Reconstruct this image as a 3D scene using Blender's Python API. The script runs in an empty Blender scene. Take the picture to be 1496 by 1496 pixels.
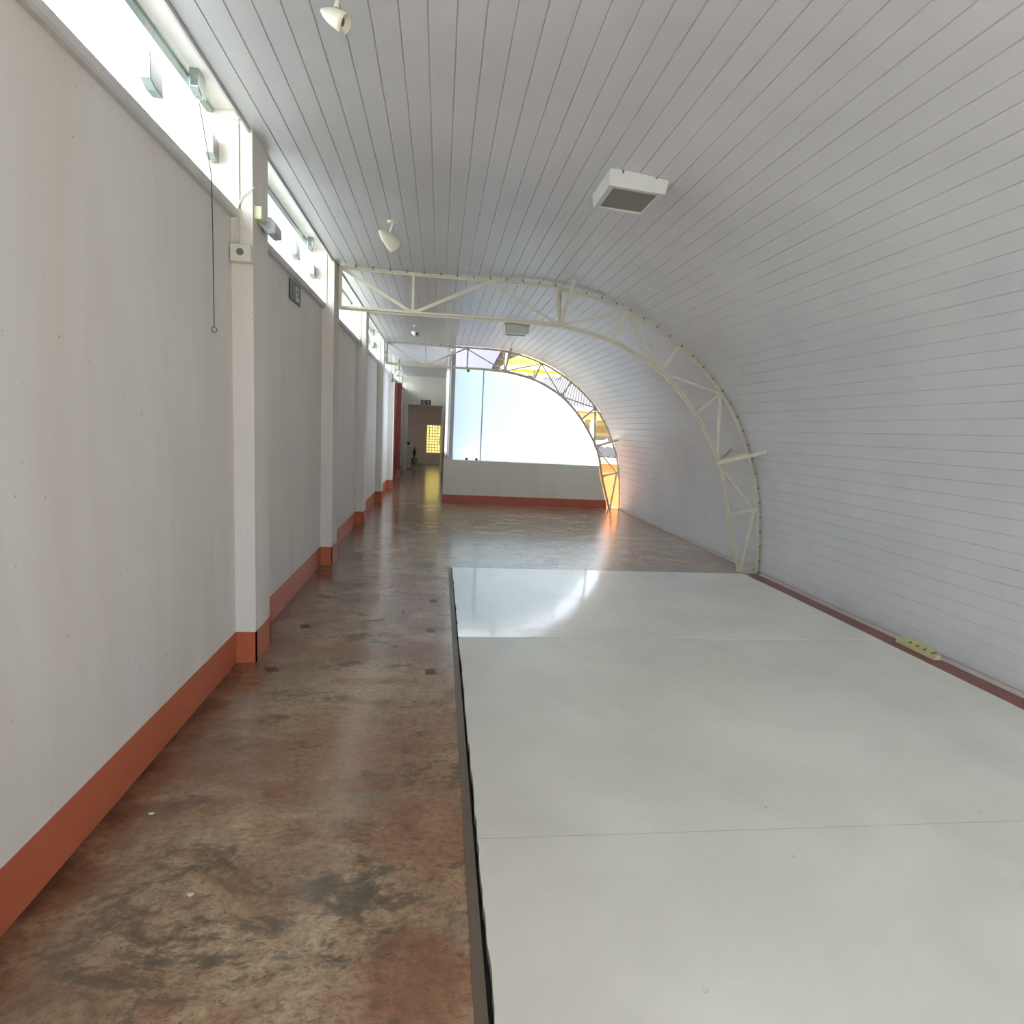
import bpy, bmesh, math, random
from mathutils import Vector, Matrix
random.seed(7)
C = bpy.context.scene.collection
S = bpy.context.scene
PI = math.pi

# ------------------------------------------------------------------ camera
F, YAW, PITCH, ROLL, CAMZ = 886.93, 0.124127, -0.134689, 0.049981, 1.5
fwd = Vector((math.sin(YAW)*math.cos(PITCH), math.cos(YAW)*math.cos(PITCH), math.sin(PITCH)))
rt = fwd.cross(Vector((0, 0, 1))).normalized(); up = rt.cross(fwd)
r2 = rt*math.cos(ROLL) + up*math.sin(ROLL); u2 = -rt*math.sin(ROLL) + up*math.cos(ROLL)
cd = bpy.data.cameras.new('camera'); cam = bpy.data.objects.new('camera', cd); C.objects.link(cam)
M = Matrix((r2, u2, -fwd)).transposed().to_4x4(); M.translation = Vector((0, 0, CAMZ)); cam.matrix_world = M
cd.sensor_width = 36; cd.sensor_fit = 'HORIZONTAL'; cd.lens = F/1496*36; cd.clip_start = .05; cd.clip_end = 300
S.camera = cam

# ------------------------------------------------------------------ world, sun, exposure
W = bpy.data.worlds.new('sky'); S.world = W; W.use_nodes = True
nt = W.node_tree; nt.nodes.clear()
tc = nt.nodes.new('ShaderNodeTexCoord'); sp = nt.nodes.new('ShaderNodeSeparateXYZ')
nt.links.new(tc.outputs['Generated'], sp.inputs[0])
mr = nt.nodes.new('ShaderNodeMapRange'); nt.links.new(sp.outputs['Y'], mr.inputs[0])
mr.inputs[1].default_value = -.75; mr.inputs[2].default_value = .35        # sky strength set by direction to balance the room's light, slightly stronger ahead
mr.inputs[3].default_value = 1.7; mr.inputs[4].default_value = 1.8
bg = nt.nodes.new('ShaderNodeBackground'); bg.inputs[0].default_value = (.80, .90, 1.0, 1)
nt.links.new(mr.outputs[0], bg.inputs[1])
wo = nt.nodes.new('ShaderNodeOutputWorld'); nt.links.new(bg.outputs[0], wo.inputs[0])
sd = bpy.data.lights.new('sun', 'SUN'); sd.energy = 18; sd.angle = .02; sd.color = (1, .97, .95)
sun = bpy.data.objects.new('sun', sd); C.objects.link(sun)
sun.rotation_euler = Vector((.78, -.10, .62)).to_track_quat('Z', 'Y').to_euler()
S.view_settings.view_transform = 'Standard'; S.view_settings.look = 'None'
S.view_settings.exposure = 0.9; S.view_settings.gamma = 1; S.view_settings.use_curve_mapping = False

# ------------------------------------------------------------------ materials
def lin(c):
    return tuple(((v/255)/12.92 if v/255 <= .04045 else ((v/255+.055)/1.055)**2.4) for v in c) + (1,)
class Mat:
    def __init__(s, name):
        s.m = bpy.data.materials.new(name); s.m.use_nodes = True; s.t = s.m.node_tree; s.N = s.t.nodes; s.L = s.t.links
        s.b = s.N['Principled BSDF']
    def n(s, ty, **k):
        o = s.N.new(ty)
        for a, v in k.items(): setattr(o, a, v)
        return o
    def coord(s, scale=(1, 1, 1), loc=(0, 0, 0)):
        g = s.n('ShaderNodeNewGeometry'); mp = s.n('ShaderNodeMapping'); mp.inputs['Scale'].default_value = scale; mp.inputs['Location'].default_value = loc
        s.L.new(g.outputs['Position'], mp.inputs[0]); return mp.outputs[0]
    def noise(s, scale, detail=4, rough=.55, vec=None, dist=0):
        o = s.n('ShaderNodeTexNoise'); o.inputs['Scale'].default_value = scale; o.inputs['Detail'].default_value = detail
        o.inputs['Roughness'].default_value = rough; o.inputs['Distortion'].default_value = dist
        if vec is not None: s.L.new(vec, o.inputs['Vector'])
        return o.outputs['Fac']
    def ramp(s, fac, stops):
        r = s.n('ShaderNodeValToRGB'); e = r.color_ramp.elements
        while len(e) < len(stops): e.new(.5)
        for i, (p, c) in enumerate(stops):
            e[i].position = p; e[i].color = c if len(c) == 4 else (*c, 1)
        s.L.new(fac, r.inputs[0]); return r.outputs[0]
    def mix(s, f, a, b, mode='MIX'):
        m = s.n('ShaderNodeMix', data_type='RGBA', blend_type=mode)
        for i, v in ((0, f), (6, a), (7, b)):
            if hasattr(v, 'default_value'): s.L.new(v, m.inputs[i])
            else: m.inputs[i].default_value = v
        return m.outputs[2]
    def bump(s, h, strength=.2, dist=.01):
        b = s.n('ShaderNodeBump'); b.inputs['Strength'].default_value = strength; b.inputs['Distance'].default_value = dist
        s.L.new(h, b.inputs['Height']); s.L.new(b.outputs[0], s.b.inputs['Normal']); s.L.new(b.outputs[0], s.b.inputs['Coat Normal'])
    def col(s, v):
        if hasattr(v, 'default_value'): s.L.new(v, s.b.inputs['Base Color'])
        else: s.b.inputs['Base Color'].default_value = v
    def set(s, **k):
        for a, v in k.items():
            i = s.b.inputs[{'rough': 'Roughness', 'metal': 'Metallic', 'trans': 'Transmission Weight', 'ior': 'IOR', 'spec': 'Specular IOR Level', 'alpha': 'Alpha', 'coat': 'Coat Weight', 'coatr': 'Coat Roughness'}[a]]
            if hasattr(v, 'default_value'): s.L.new(v, i)
            else: i.default_value = v
        return s
def simple(name, rgb, rough=.5, metal=0, var=.06, scale=6, spec=.5, bump=0):
    m = Mat(name); c = lin(rgb); d = tuple(v*(1-var*2.2) for v in c[:3])+(1,)
    f = m.noise(scale, 5, vec=m.coord())
    m.col(m.mix(f, c, d)); m.set(rough=rough, metal=metal, spec=spec)
    if bump: m.bump(m.noise(scale*12, 4, vec=m.coord()), bump, .004)
    return m.m

def plaster(name, rgb, stain):
    m = Mat(name); v = m.coord(); c = lin(rgb)
    streak = m.noise(2.2, 6, .6, m.coord((1, 1, .22)), .6)
    base = m.mix(m.ramp(streak, [(.38, (0, 0, 0)), (.75, (1, 1, 1))]), c, lin(stain))
    dots = m.noise(38, 2, .5, v)
    base = m.mix(m.ramp(dots, [(.745, (0, 0, 0)), (.77, (.5, .5, .5))]), base, lin((120, 105, 90)))
    m.col(base); m.set(rough=.75, spec=.25); m.bump(m.noise(26, 6, .6, v), .18, .004); return m.m
WALL = plaster('painted_plaster', (230, 225, 219), (220, 210, 198))
WALL2 = plaster('partition_plaster', (232, 228, 215), (224, 219, 207))
SILL = simple('sill_paint', (222, 219, 215), .6, var=.12, scale=9, bump=.3)
RED = simple('terracotta_paint', (206, 112, 78), .45, var=.12, scale=3, bump=.1)
KERB = simple('red_floor_strip', (138, 76, 66), .35, var=.12, scale=5)
REDDOOR = simple('dull_red_paint', (150, 70, 62), .5, var=.1, scale=1.5)
BEAD = simple('pale_bead', (205, 196, 190), .5)
STEEL = simple('cream_painted_steel', (228, 219, 198), .42, var=.12, scale=14, bump=.08)
DARKSTEEL = simple('grimy_steel', (112, 104, 92), .5, var=.2, scale=14)
GREYALU = simple('grey_aluminium', (150, 152, 150), .35, metal=.35)
CREAM = simple('cream_plastic', (226, 222, 204), .35, var=.03)
YCREAM = simple('yellowed_plastic', (230, 232, 190), .4, var=.03)
GREYP = simple('grey_plastic', (196, 197, 202), .4, var=.03)
WHITEP = simple('white_enamel', (214, 213, 208), .35, var=.03)
CHROME = simple('chrome', (170, 176, 174), .2, metal=.9, var=.05)
BLACK = simple('dark_void', (30, 30, 30), .6)
WIRE = simple('dark_cord', (88, 84, 80), .6)
SIGN = simple('dark_green_sign', (38, 56, 44), .35)
SIGNW = simple('sign_white', (196, 208, 196), .4)
SIGNG = simple('sign_grey', (128, 134, 128), .4)
ROOMWALL = simple('taupe_wall', (196, 182, 166), .7)

def pvc():
    m = Mat('white_pvc_lining'); v = m.coord()
    blotch = m.noise(1.1, 4, .6, v)
    c = m.mix(m.ramp(blotch, [(.35, (0, 0, 0)), (.7, (1, 1, 1))]), lin((220, 217, 220)), lin((208, 206, 211)))
    spots = m.noise(3.2, 6, .7, m.coord((1, .5, 1), (3, 1, 2)))
    c = m.mix(m.ramp(spots, [(.70, (0, 0, 0)), (.80, (.35, .35, .35))]), c, lin((150, 146, 140)))
    m.col(c); m.set(rough=.34, spec=.5)
    ribs = m.noise(1, 3, .6, m.coord((130, 1.2, 130)))
    m.bump(ribs, .22, .003); return m.m
PVC = pvc()

def brown_floor():
    m = Mat('worn_brown_concrete')
    w = m.noise(1.6, 3, .5, m.coord())                                     # warping
    a = m.noise(3.2, 10, .72, m.coord((.8, 1.15, 1)), .7)
    b = m.noise(.9, 7, .62, m.coord((1, 1.2, 1), (4, 2, 0)), .5)
    d = m.noise(1.9, 10, .74, m.coord((.8, 1.35, 1), (7.3, 3.1, 0)), .5)
    fine = m.noise(34, 8, .78, m.coord((.9, 1.15, 1)), .3)
    c = m.ramp(a, [(.34, lin((122, 90, 66))), (.45, lin((164, 132, 102))), (.55, lin((192, 166, 132))), (.68, lin((208, 188, 156)))])
    c = m.mix(m.ramp(b, [(.45, (0, 0, 0)), (.60, (.75, .75, .75))]), c, lin((152, 104, 76)))
    brk = m.noise(11, 9, .78, m.coord((.8, 1.2, 1), (3, 8, 0)), .5)
    dm = m.mix(.34, d, brk)
    c = m.mix(m.ramp(dm, [(.525, (0, 0, 0)), (.555, (.55, .55, .55)), (.60, (.92, .92, .92))]), c, lin((78, 72, 60)))
    gl = m.noise(1.2, 5, .6, m.coord((.9, 1.1, 1), (9, 5, 0)), .7)
    c = m.mix(m.ramp(gl, [(.55, (0, 0, 0)), (.68, (.6, .6, .6))]), c, lin((156, 146, 122)))
    c = m.mix(m.ramp(fine, [(.36, (.75, .75, .75)), (.56, (0, 0, 0))]), c, lin((108, 88, 68)))
    speck = m.noise(75, 3, .6, m.coord((.7, 1.6, 1), (1, 9, 0)), 1.0)
    c = m.mix(m.ramp(speck, [(.655, (0, 0, 0)), (.69, (.8, .8, .8))]), c, lin((50, 44, 38)))
    # redder brown towards the wall, then a dark dirt strip at its foot
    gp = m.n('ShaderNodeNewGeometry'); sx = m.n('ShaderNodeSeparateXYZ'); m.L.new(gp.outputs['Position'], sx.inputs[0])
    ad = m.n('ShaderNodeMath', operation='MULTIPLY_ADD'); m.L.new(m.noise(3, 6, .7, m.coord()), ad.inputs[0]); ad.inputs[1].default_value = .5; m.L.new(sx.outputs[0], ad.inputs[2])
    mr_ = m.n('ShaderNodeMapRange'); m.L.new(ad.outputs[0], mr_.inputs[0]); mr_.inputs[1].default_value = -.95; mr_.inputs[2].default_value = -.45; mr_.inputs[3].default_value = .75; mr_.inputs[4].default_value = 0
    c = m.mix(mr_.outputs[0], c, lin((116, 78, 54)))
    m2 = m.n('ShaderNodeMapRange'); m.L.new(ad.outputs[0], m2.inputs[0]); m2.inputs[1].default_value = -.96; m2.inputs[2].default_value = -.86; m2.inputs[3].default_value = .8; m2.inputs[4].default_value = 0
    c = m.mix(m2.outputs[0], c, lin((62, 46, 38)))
    m.col(c)
    m.set(rough=m.ramp(a, [(.3, (.14,)*3), (.7, (.24,)*3)]), spec=.6, coat=.35, coatr=.10)
    h = m.mix(.45, m.noise(6, 8, .68, m.coord((.6, 1.7, 1)), .4), m.noise(40, 4, .6, m.coord((.5, 1.6, 1))))
    m.bump(h, .40, .004); return m.m
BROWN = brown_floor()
def slab(name, r0, r1, tint=(230, 227, 217)):
    m = Mat(name); a = m.noise(1.3, 6, .6, m.coord(), .5)
    c = m.mix(m.ramp(a, [(.35, (0, 0, 0)), (.7, (1, 1, 1))]), lin(tint), lin(tuple(t-16 for t in tint)))
    s = m.noise(22, 3, .5, m.coord((1, 1, 1), (5, 3, 0)))
    c = m.mix(m.ramp(s, [(.74, (0, 0, 0)), (.79, (.5, .5, .5))]), c, lin((130, 122, 108)))
    sc = m.noise(4, 8, .7, m.coord((2.6, .35, 1), (2, 2, 0)), 1.5)
    c = m.mix(m.ramp(sc, [(.70, (0, 0, 0)), (.74, (.22, .22, .22))]), c, lin((140, 134, 122)))
    m.col(c); m.set(rough=m.ramp(a, [(.3, (r0,)*3), (.7, (r1,)*3)]), spec=.5, coat=.45 if r0 < .2 else .1, coatr=r0*.8)
    m.bump(m.noise(5, 4, .5, m.coord((.6, 1.2, 1))), .12, .006); return m.m
SLAB_G = slab('glossy_white_screed', .09, .14, (236, 233, 224))
SLAB_M = slab('matt_white_screed', .30, .42)

def glass(name, tint, frost):
    m = Mat(name); N = m.N; L = m.L
    g = m.n('ShaderNodeBsdfGlossy'); g.inputs['Roughness'].default_value = .06
    t = m.n('ShaderNodeBsdfTransparent'); t.inputs[0].default_value = (*tint, 1)
    tr = m.n('ShaderNodeBsdfTranslucent'); tr.inputs[0].default_value = (*tint, 1)
    mx = m.n('ShaderNodeMixShader'); L.new(t.outputs[0], mx.inputs[1]); L.new(tr.outputs[0], mx.inputs[2])
    if frost in (0, 1): mx.inputs[0].default_value = frost
    else: L.new(m.ramp(m.noise(5, 5, .6, m.coord((1, 1, .4))), [(.3, (frost-.15,)*3), (.7, (min(1, frost+.2),)*3)]), mx.inputs[0])
    fr = m.n('ShaderNodeFresnel'); gm = m.n('ShaderNodeNewGeometry'); mm = m.n('ShaderNodeMapRange'); L.new(gm.outputs['Backfacing'], mm.inputs[0])
    mm.inputs[3].default_value = 1.35; mm.inputs[4].default_value = 1/1.35; L.new(mm.outputs[0], fr.inputs[0])   # same grazing reflection on both faces of the pane
    m2 = m.n('ShaderNodeMixShader'); L.new(fr.outputs[0], m2.inputs[0]); L.new(mx.outputs[0], m2.inputs[1]); L.new(g.outputs[0], m2.inputs[2])
    L.new(m2.outputs[0], N['Material Output'].inputs[0]); return m.m
CLEAR = glass('greenish_clear_glass', (.89, .96, .95), 0)
FROST = glass('frosted_window_glass', (.93, .98, .95), .55)
FILM = glass('frosted_partition_glass', (.72, .82, .88), 1)
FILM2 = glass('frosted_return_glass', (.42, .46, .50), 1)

# ------------------------------------------------------------------ mesh helpers
class MB:
    def __init__(s): s.v = []; s.f = []; s.mi = []; s.cur = 0
    def add(s, vs, fs):
        o = len(s.v); s.v += [tuple(v) for v in vs]; s.f += [tuple(i+o for i in f) for f in fs]; s.mi += [s.cur]*len(fs); return s
    def box(s, a, b):
        (x0, y0, z0), (x1, y1, z1) = a, b
        x0, x1 = sorted((x0, x1)); y0, y1 = sorted((y0, y1)); z0, z1 = sorted((z0, z1))
        vs = [(x0, y0, z0), (x1, y0, z0), (x1, y1, z0), (x0, y1, z0), (x0, y0, z1), (x1, y0, z1), (x1, y1, z1), (x0, y1, z1)]
        return s.add(vs, [(0, 3, 2, 1), (4, 5, 6, 7), (0, 1, 5, 4), (1, 2, 6, 5), (2, 3, 7, 6), (3, 0, 4, 7)])
    def bar(s, p, q, w, h, upv=(0, 1, 0)):                          # a rectangular bar from p to q; h along upv
        p = Vector(p); q = Vector(q); d = (q-p).normalized(); u = Vector(upv); u = (u - d*u.dot(d)).normalized(); r = d.cross(u)
        vs = []
        for c in (p, q):
            for a, b in ((-1, -1), (1, -1), (1, 1), (-1, 1)): vs.append(c + r*a*w/2 + u*b*h/2)
        return s.add(vs, [(3, 2, 1, 0), (4, 5, 6, 7), (0, 1, 5, 4), (1, 2, 6, 5), (2, 3, 7, 6), (3, 0, 4, 7)])
    def tube(s, pts, r, n=8, closed=False):
        pts = [Vector(p) for p in pts]; rings = []; m = len(pts)
        for i, p in enumerate(pts):
            a = pts[(i-1) % m] if (i > 0 or closed) else p; b = pts[(i+1) % m] if (i < m-1 or closed) else p
            d = (b-a).normalized(); u = d.orthogonal().normalized() if i == 0 else (u - d*u.dot(d)).normalized(); w = d.cross(u)
            rr = r[i] if isinstance(r, (list, tuple)) else r
            rings.append([p + (u*math.cos(t*2*PI/n) + w*math.sin(t*2*PI/n))*rr for t in range(n)])
        vs = [v for R_ in rings for v in R_]; fs = []
        for i in range(m if closed else m-1):
            j = (i+1) % m
            for t in range(n): fs.append((i*n+t, i*n+(t+1) % n, j*n+(t+1) % n, j*n+t))
        if not closed: fs += [tuple(reversed(range(n))), tuple((m-1)*n+t for t in range(n))]
        return s.add(vs, fs)
    def lathe(s, p, axis, prof, n=20):                              # prof: (distance along the axis, radius)
        p = Vector(p); d = Vector(axis).normalized(); u = d.orthogonal().normalized(); w = d.cross(u); vs = []
        for t, r in prof:
            for k in range(n): vs.append(p + d*t + (u*math.cos(k*2*PI/n) + w*math.sin(k*2*PI/n))*max(r, 1e-4))
        fs = [(i*n+k, i*n+(k+1) % n, (i+1)*n+(k+1) % n, (i+1)*n+k) for i in range(len(prof)-1) for k in range(n)]
        fs += [tuple(reversed(range(n))), tuple((len(prof)-1)*n+k for k in range(n))]
        return s.add(vs, fs)
    def prism(s, pts, a, b):                                        # polygon given as 3D points at a, pushed by vector b
        n = len(pts); A = [Vector(p)+Vector(a) for p in pts]; B = [p+Vector(b) for p in A]
        return s.add(A+B, [tuple(range(n)), tuple(reversed(range(n, 2*n)))] + [(i, i+n, (i+1) % n+n, (i+1) % n) for i in range(n)])
    def obj(s, name, mats, parent=None, bevel=0, smooth=False, loc=None):
        me = bpy.data.meshes.new(name); me.from_pydata(s.v, [], s.f)
        bm = bmesh.new(); bm.from_mesh(me); bmesh.ops.recalc_face_normals(bm, faces=bm.faces); bm.to_mesh(me); bm.free()
        for m in (mats if isinstance(mats, (list, tuple)) else [mats]): me.materials.append(m)
        for p, i in zip(me.polygons, s.mi): p.material_index = i; p.use_smooth = smooth
        o = bpy.data.objects.new(name, me); C.objects.link(o)
        if parent:
            o.parent = parent; o.location = -parent.location if parent.parent is None else Vector((0, 0, 0))
        if bevel:
            b = o.modifiers.new('bevel', 'BEVEL'); b.width = bevel; b.segments = 2; b.limit_method = 'ANGLE'; b.angle_limit = .6
        return o
def tag(o, label=None, cat=None, group=None, kind=None):
    if label: o['label'] = label
    if cat: o['category'] = cat
    if group: o['group'] = group
    if kind: o['kind'] = kind
    return o
def empty(name, loc, label=None, cat=None, group=None, kind=None):
    o = bpy.data.objects.new(name, None); C.objects.link(o); o.location = loc; o.empty_display_size = .1
    return tag(o, label, cat, group, kind)
def struct(mb, name, mat, parent=None, **k):
    o = mb.obj(name, mat, parent, **k)
    if parent is None: o['kind'] = 'structure'
    return o

# ------------------------------------------------------------------ measures
XW, XP, XG = -1.195, -1.078, -1.30                 # wall face, pilaster face, clerestory glass
PT = .308
PIL = [-1.6, 1.085, 3.745, 6.405, 9.06, 11.83, 14.4, 17.35]
YEND = 20.2; YB = -2.2
ZS, ZH = 2.65, 3.15                                # sill top, window head
T1, T2 = 6.54, 12.05                               # the two trusses
k = 1.019
def sc(p): return (p[0]*k, 1.5+(p[1]-1.5)*k)
OUT = [sc(p) for p in [(-1.02, 3.0), (-.31, 2.992), (.45, 2.99), (.95, 2.988), (1.25, 2.958), (1.58, 2.895), (1.92, 2.788), (2.23, 2.645), (2.52, 2.462), (2.79, 2.25), (3.035, 2.0), (3.245, 1.70), (3.405, 1.371), (3.52, 1.07), (3.59, .745), (3.632, .38), (3.65, .03)]]
INN = [sc(p) for p in [(-1.02, 2.617), (-.31, 2.61), (.48, 2.612), (.8, 2.612), (1.20, 2.591), (1.49, 2.545), (1.79, 2.470), (2.07, 2.345), (2.325, 2.195), (2.55, 2.0), (2.765, 1.757), (2.94, 1.50), (3.09, 1.245), (3.185, .96), (3.25, .655), (3.345, .34), (3.44, .03)]]
def catmull(P, per=8):
    Q = [P[0]] + list(P) + [P[-1]]; out = []
    for i in range(1, len(Q)-2):
        for j in range(per):
            t = j/per; a, b, c, d = Q[i-1], Q[i], Q[i+1], Q[i+2]
            out.append(tuple(.5*((2*b[q]) + (-a[q]+c[q])*t + (2*a[q]-5*b[q]+4*c[q]-d[q])*t*t + (-a[q]+3*b[q]-3*c[q]+d[q])*t**3) for q in (0, 1)))
    out.append(tuple(P[-1])); return out
OUTC, INNC = catmull(OUT), catmull(INN)

# ------------------------------------------------------------------ floor
mb = MB()
# brown concrete, with the white slabs let into it
X0, X1, YF = .150, 3.477, 6.372
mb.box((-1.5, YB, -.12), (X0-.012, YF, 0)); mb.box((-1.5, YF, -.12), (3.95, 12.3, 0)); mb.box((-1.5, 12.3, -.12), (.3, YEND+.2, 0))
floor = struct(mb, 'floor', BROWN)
# slab edges: slightly ragged on the left, as a broken screed edge
def slab_mesh(y0, y1, z, g0=.004, g1=.004):
    n = max(8, int((y1-y0)/.05)); left = []
    for i in range(n+1):
        y = y0+g0+(y1-y0-g0-g1)*i/n
        left.append((.186 + (y-3)*-.002 + random.uniform(-.004, .004), y))
    poly = left + [(X1, y1-g1), (X1, y0+g0)]
    return MB().prism([(x, y, 0) for x, y in poly], (0, 0, -.1), (0, 0, .1+z))
struct(slab_mesh(YB, 2.035, .012), 'floor.001', SLAB_M)
struct(slab_mesh(2.035, 4.19, .012, 0), 'floor.002', SLAB_M)
struct(slab_mesh(4.19, YF-.006, .014, 0), 'floor.003', SLAB_G)
struct(MB().box((X0-.012, YB, -.12), (X0+.023, YF-.01, .004)), 'trim_1', simple('grey_floor_margin', (118, 104, 90), .4, var=.15))
struct(MB().box((X0+.023, YB, -.12), (3.48, YF, -.03)), 'floor.004', BLACK)
struct(MB().box((X1+.002, YB, -.12), (3.665, YF, .004)), 'trim_2', KERB)
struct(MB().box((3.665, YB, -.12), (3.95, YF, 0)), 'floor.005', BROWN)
mb = MB(); mb.box((3.655, YB, 0.0), (3.70, YF-.02, .022)); mb.box((3.665, YF+.4, 0.0), (3.71, 12.0, .02))
struct(mb, 'trim_3', BEAD, bevel=.004)
# small dark inserts let into the brown floor
ins = simple('dark_insert', (92, 68, 56), .35)
for i, (x, y, rz) in enumerate([(-.955, 3.63, .5), (-.005, 3.60, .05), (-.015, 4.365, .05), (-.93, 4.43, .35), (-.92, 5.2, .3), (-.005, 5.13, .1), (-.01, 6.0, .1)]):
    c, s_ = math.cos(rz), math.sin(rz); w = .034
    pts = [(x+a*c*w-b*s_*w*1.3, y+a*s_*w+b*c*w*1.3, 0) for a, b in ((-1, -1), (1, -1), (.9, 1), (-1, .9))]
    o = MB().prism(pts, (0, 0, -.01), (0, 0, .0112)).obj('floor_insert', ins)
    tag(o, ['small dark insert in the brown floor just beyond the nearest pilaster foot', 'small dark insert in the brown floor beside the white slab, nearest of its row',
            'second nearest small dark insert in the brown floor along the white slab edge', 'small dark insert on the wall side of the floor, second from the nearest pilaster',
            'farthest small dark insert on the wall side of the brown floor', 'third small dark insert along the white slab edge', 'faint dark insert near the far corner of the white slab'][i], 'floor insert', 'dark inserts in the brown floor')
# crumbs of paper on the floor
for x, y, l in [(-1.03, 2.25, 'tiny white scrap on the brown floor by the baseboard'), (-.73, 1.83, 'small white scrap lying on the brown floor away from the wall')]:
    pts = [(x+math.cos(t)*.010*(1+.3*math.sin(3*t)), y+math.sin(t)*.006, 0) for t in [q*2*PI/9 for q in range(9)]]
    tag(MB().prism(pts, (0, 0, 0), (0, 0, .003)).obj('paper_scrap', CREAM), l, 'scrap', 'scraps on the floor')

# ------------------------------------------------------------------ left wall with pilasters
mb = MB()
def ok(y): return max(y, YB)
mb.box((XG-.14, YB, -.02), (XW, YEND, ZS-.03))
for p in PIL: mb.box((XG-.14, ok(p), -.02), (XP, p+PT, ZH+.02))
mb.box((XG-.03, YB, ZH), (XP-.004, YEND, ZH+.12))                       # lintel band over the windows

wl = struct(mb, 'wall_left', WALL)
# thin groove line on each pilaster's near face
mb = MB()
for p in PIL[1:]: mb.box((-1.149, p-.0015, ZS-.02), (-1.142, p+.002, ZH))
struct(mb, 'trim_4', simple('groove', (128, 120, 112), .6))
# baseboard following the wall
mb = MB(); t = .005; zb = .194
ys = [YB]
prev = YB
for p in PIL+[YEND]:
    if p > prev and not (prev > 14.4 and p > 14.4+PT and prev < 17.0): mb.box((XW-.002, prev, 0), (XW+t, min(p, YEND), zb))
    if p < YEND:
        mb.box((XW-.002, p-t, 0), (XP+t, p+.01, zb)); mb.box((XP-.002, p-t, 0), (XP+t, p+PT+t, zb)); mb.box((XW-.002, p+PT-.01, 0), (XP+t, p+PT+t, zb))
    prev = p+PT
struct(mb, 'baseboard_left', RED)
# sills
mb = MB()
for a, b in zip(PIL, PIL[1:]+[YEND]):
    x = XW+.036
    prof = [(XG-.1, ZS), (x-.008, ZS), (x, ZS-.01), (x, ZS-.042), (x-.01, ZS-.052), (XG-.1, ZS-.052)]
    n_ = 14; y0, y1 = a+PT, min(b, YEND)
    mb.prism([(px, 0, pz) for px, pz in prof], (0, max(y0, YB), 0), (0, y1-max(y0, YB), 0))
struct(mb, 'trim_5', SILL)

# clerestory windows: three glass leaves a bay, the last one tilting on side clamps with a latch on top
def leaf(y0, y1, tilt, mat, par):
    zc, h = (ZS+ZH)/2, (ZH-ZS)/2-.012
    dx = math.sin(tilt)*h; hz = math.cos(tilt)*h; t_ = .008
    pts = [(XG-dx, y0+.004, zc-hz), (XG-dx, y1-.004, zc-hz), (XG+dx, y1-.004, zc+hz), (XG+dx, y0+.004, zc+hz)]
    return MB().prism(pts, (0, 0, 0), (t_, 0, 0)).obj('pane', mat, par)
def clamp(c, par, s_=1.0):
    x, y, z = c; w, h = .055*s_, .062*s_
    pts = [(0, -w, -h*.6), (0, -w*.2, -h), (0, w, -h), (0, w, h*.6), (0, w*.2, h), (0, -w, h)]
    return MB().prism([(x, y+p[1], z+p[2]) for p in pts], (-.01, 0, 0), (.045, 0, 0)).obj('clamp', CHROME, par, bevel=.004)
bays = list(zip(PIL, PIL[1:]+[YEND]))
for n_, (a, b) in enumerate(bays):
    y0, y1 = a+PT, b
    if y0 < 0: y0 = max(y0, YB)
    wn = empty('window_%d' % (n_+1), (XG, (y0+y1)/2, ZS), kind='structure')
    w3 = .745
    mid = y1-w3
    m = FROST if n_ == 3 else CLEAR
    first = y0 + (mid-y0)/2
    leaf(y0, first, 0, m, wn); leaf(first, mid, 0, m, wn)
    tilt = 0 if n_ == 3 else .17
    leaf(mid, y1, tilt, m, wn)
    MB().box((XG-.012, y0, ZH-.022), (XG+.022, y1, ZH)).obj('head_rail', simple('rail_grey', (120, 126, 120), .4, metal=.3) if n_ == 0 else bpy.data.materials['rail_grey'], wn)
    if n_ != 3:
        clamp((XG+.012, mid, 2.93), wn, 1.1); clamp((XG+.012, y1-.03, 2.93), wn, .95)
        l = clamp((XG+.055, mid+.40, 3.10), wn, .9); l.name = 'latch'
        MB().tube([(XG+.075+.012*math.cos(q), mid+.405, 3.045+.018*math.sin(q)) for q in [i*2*PI/12 for i in range(12)]], .003, 6, True).obj('latch_ring', CHROME, wn)
# pull cords
def cord(name, pts, ring, label):
    o = empty(name, pts[0], label, 'pull cord', 'pull cords of the high windows')
    MB().tube(pts, .0028, 6).obj('cord', WIRE, o)
    if ring:
        e = Vector(pts[-1]); R_ = .0135
        MB().tube([e + Vector((math.sin(q)*R_*.8, math.sin(q)*R_*.5, -R_+math.cos(q)*R_)) for q in [i*2*PI/16 for i in range(16)]], .0022, 6, True).obj('ring', WIRE, o)
cord('pull_cord', [(-1.232, 3.405, 3.035), (-1.19, 3.37, 2.84), (-1.153, 3.335, 2.66), (-1.150, 3.332, 2.4), (-1.150, 3.331, 1.94)], True, 'long thin pull cord ending in a ring, hanging down the wall before the nearest pilaster')
cord('pull_cord', [(-1.232, 8.72, 3.035), (-1.19, 8.85, 2.85), (-1.15, 9.0, 2.655), (-1.14, 9.02, 2.55)], False, 'short window cord at the third bay beyond the near arch truss')
cord('pull_cord', [(-1.232, 11.49, 3.035), (-1.17, 11.62, 2.75), (-1.148, 11.7, 2.62)], False, 'short window cord at the fourth bay, just before the far arch truss')

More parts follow.
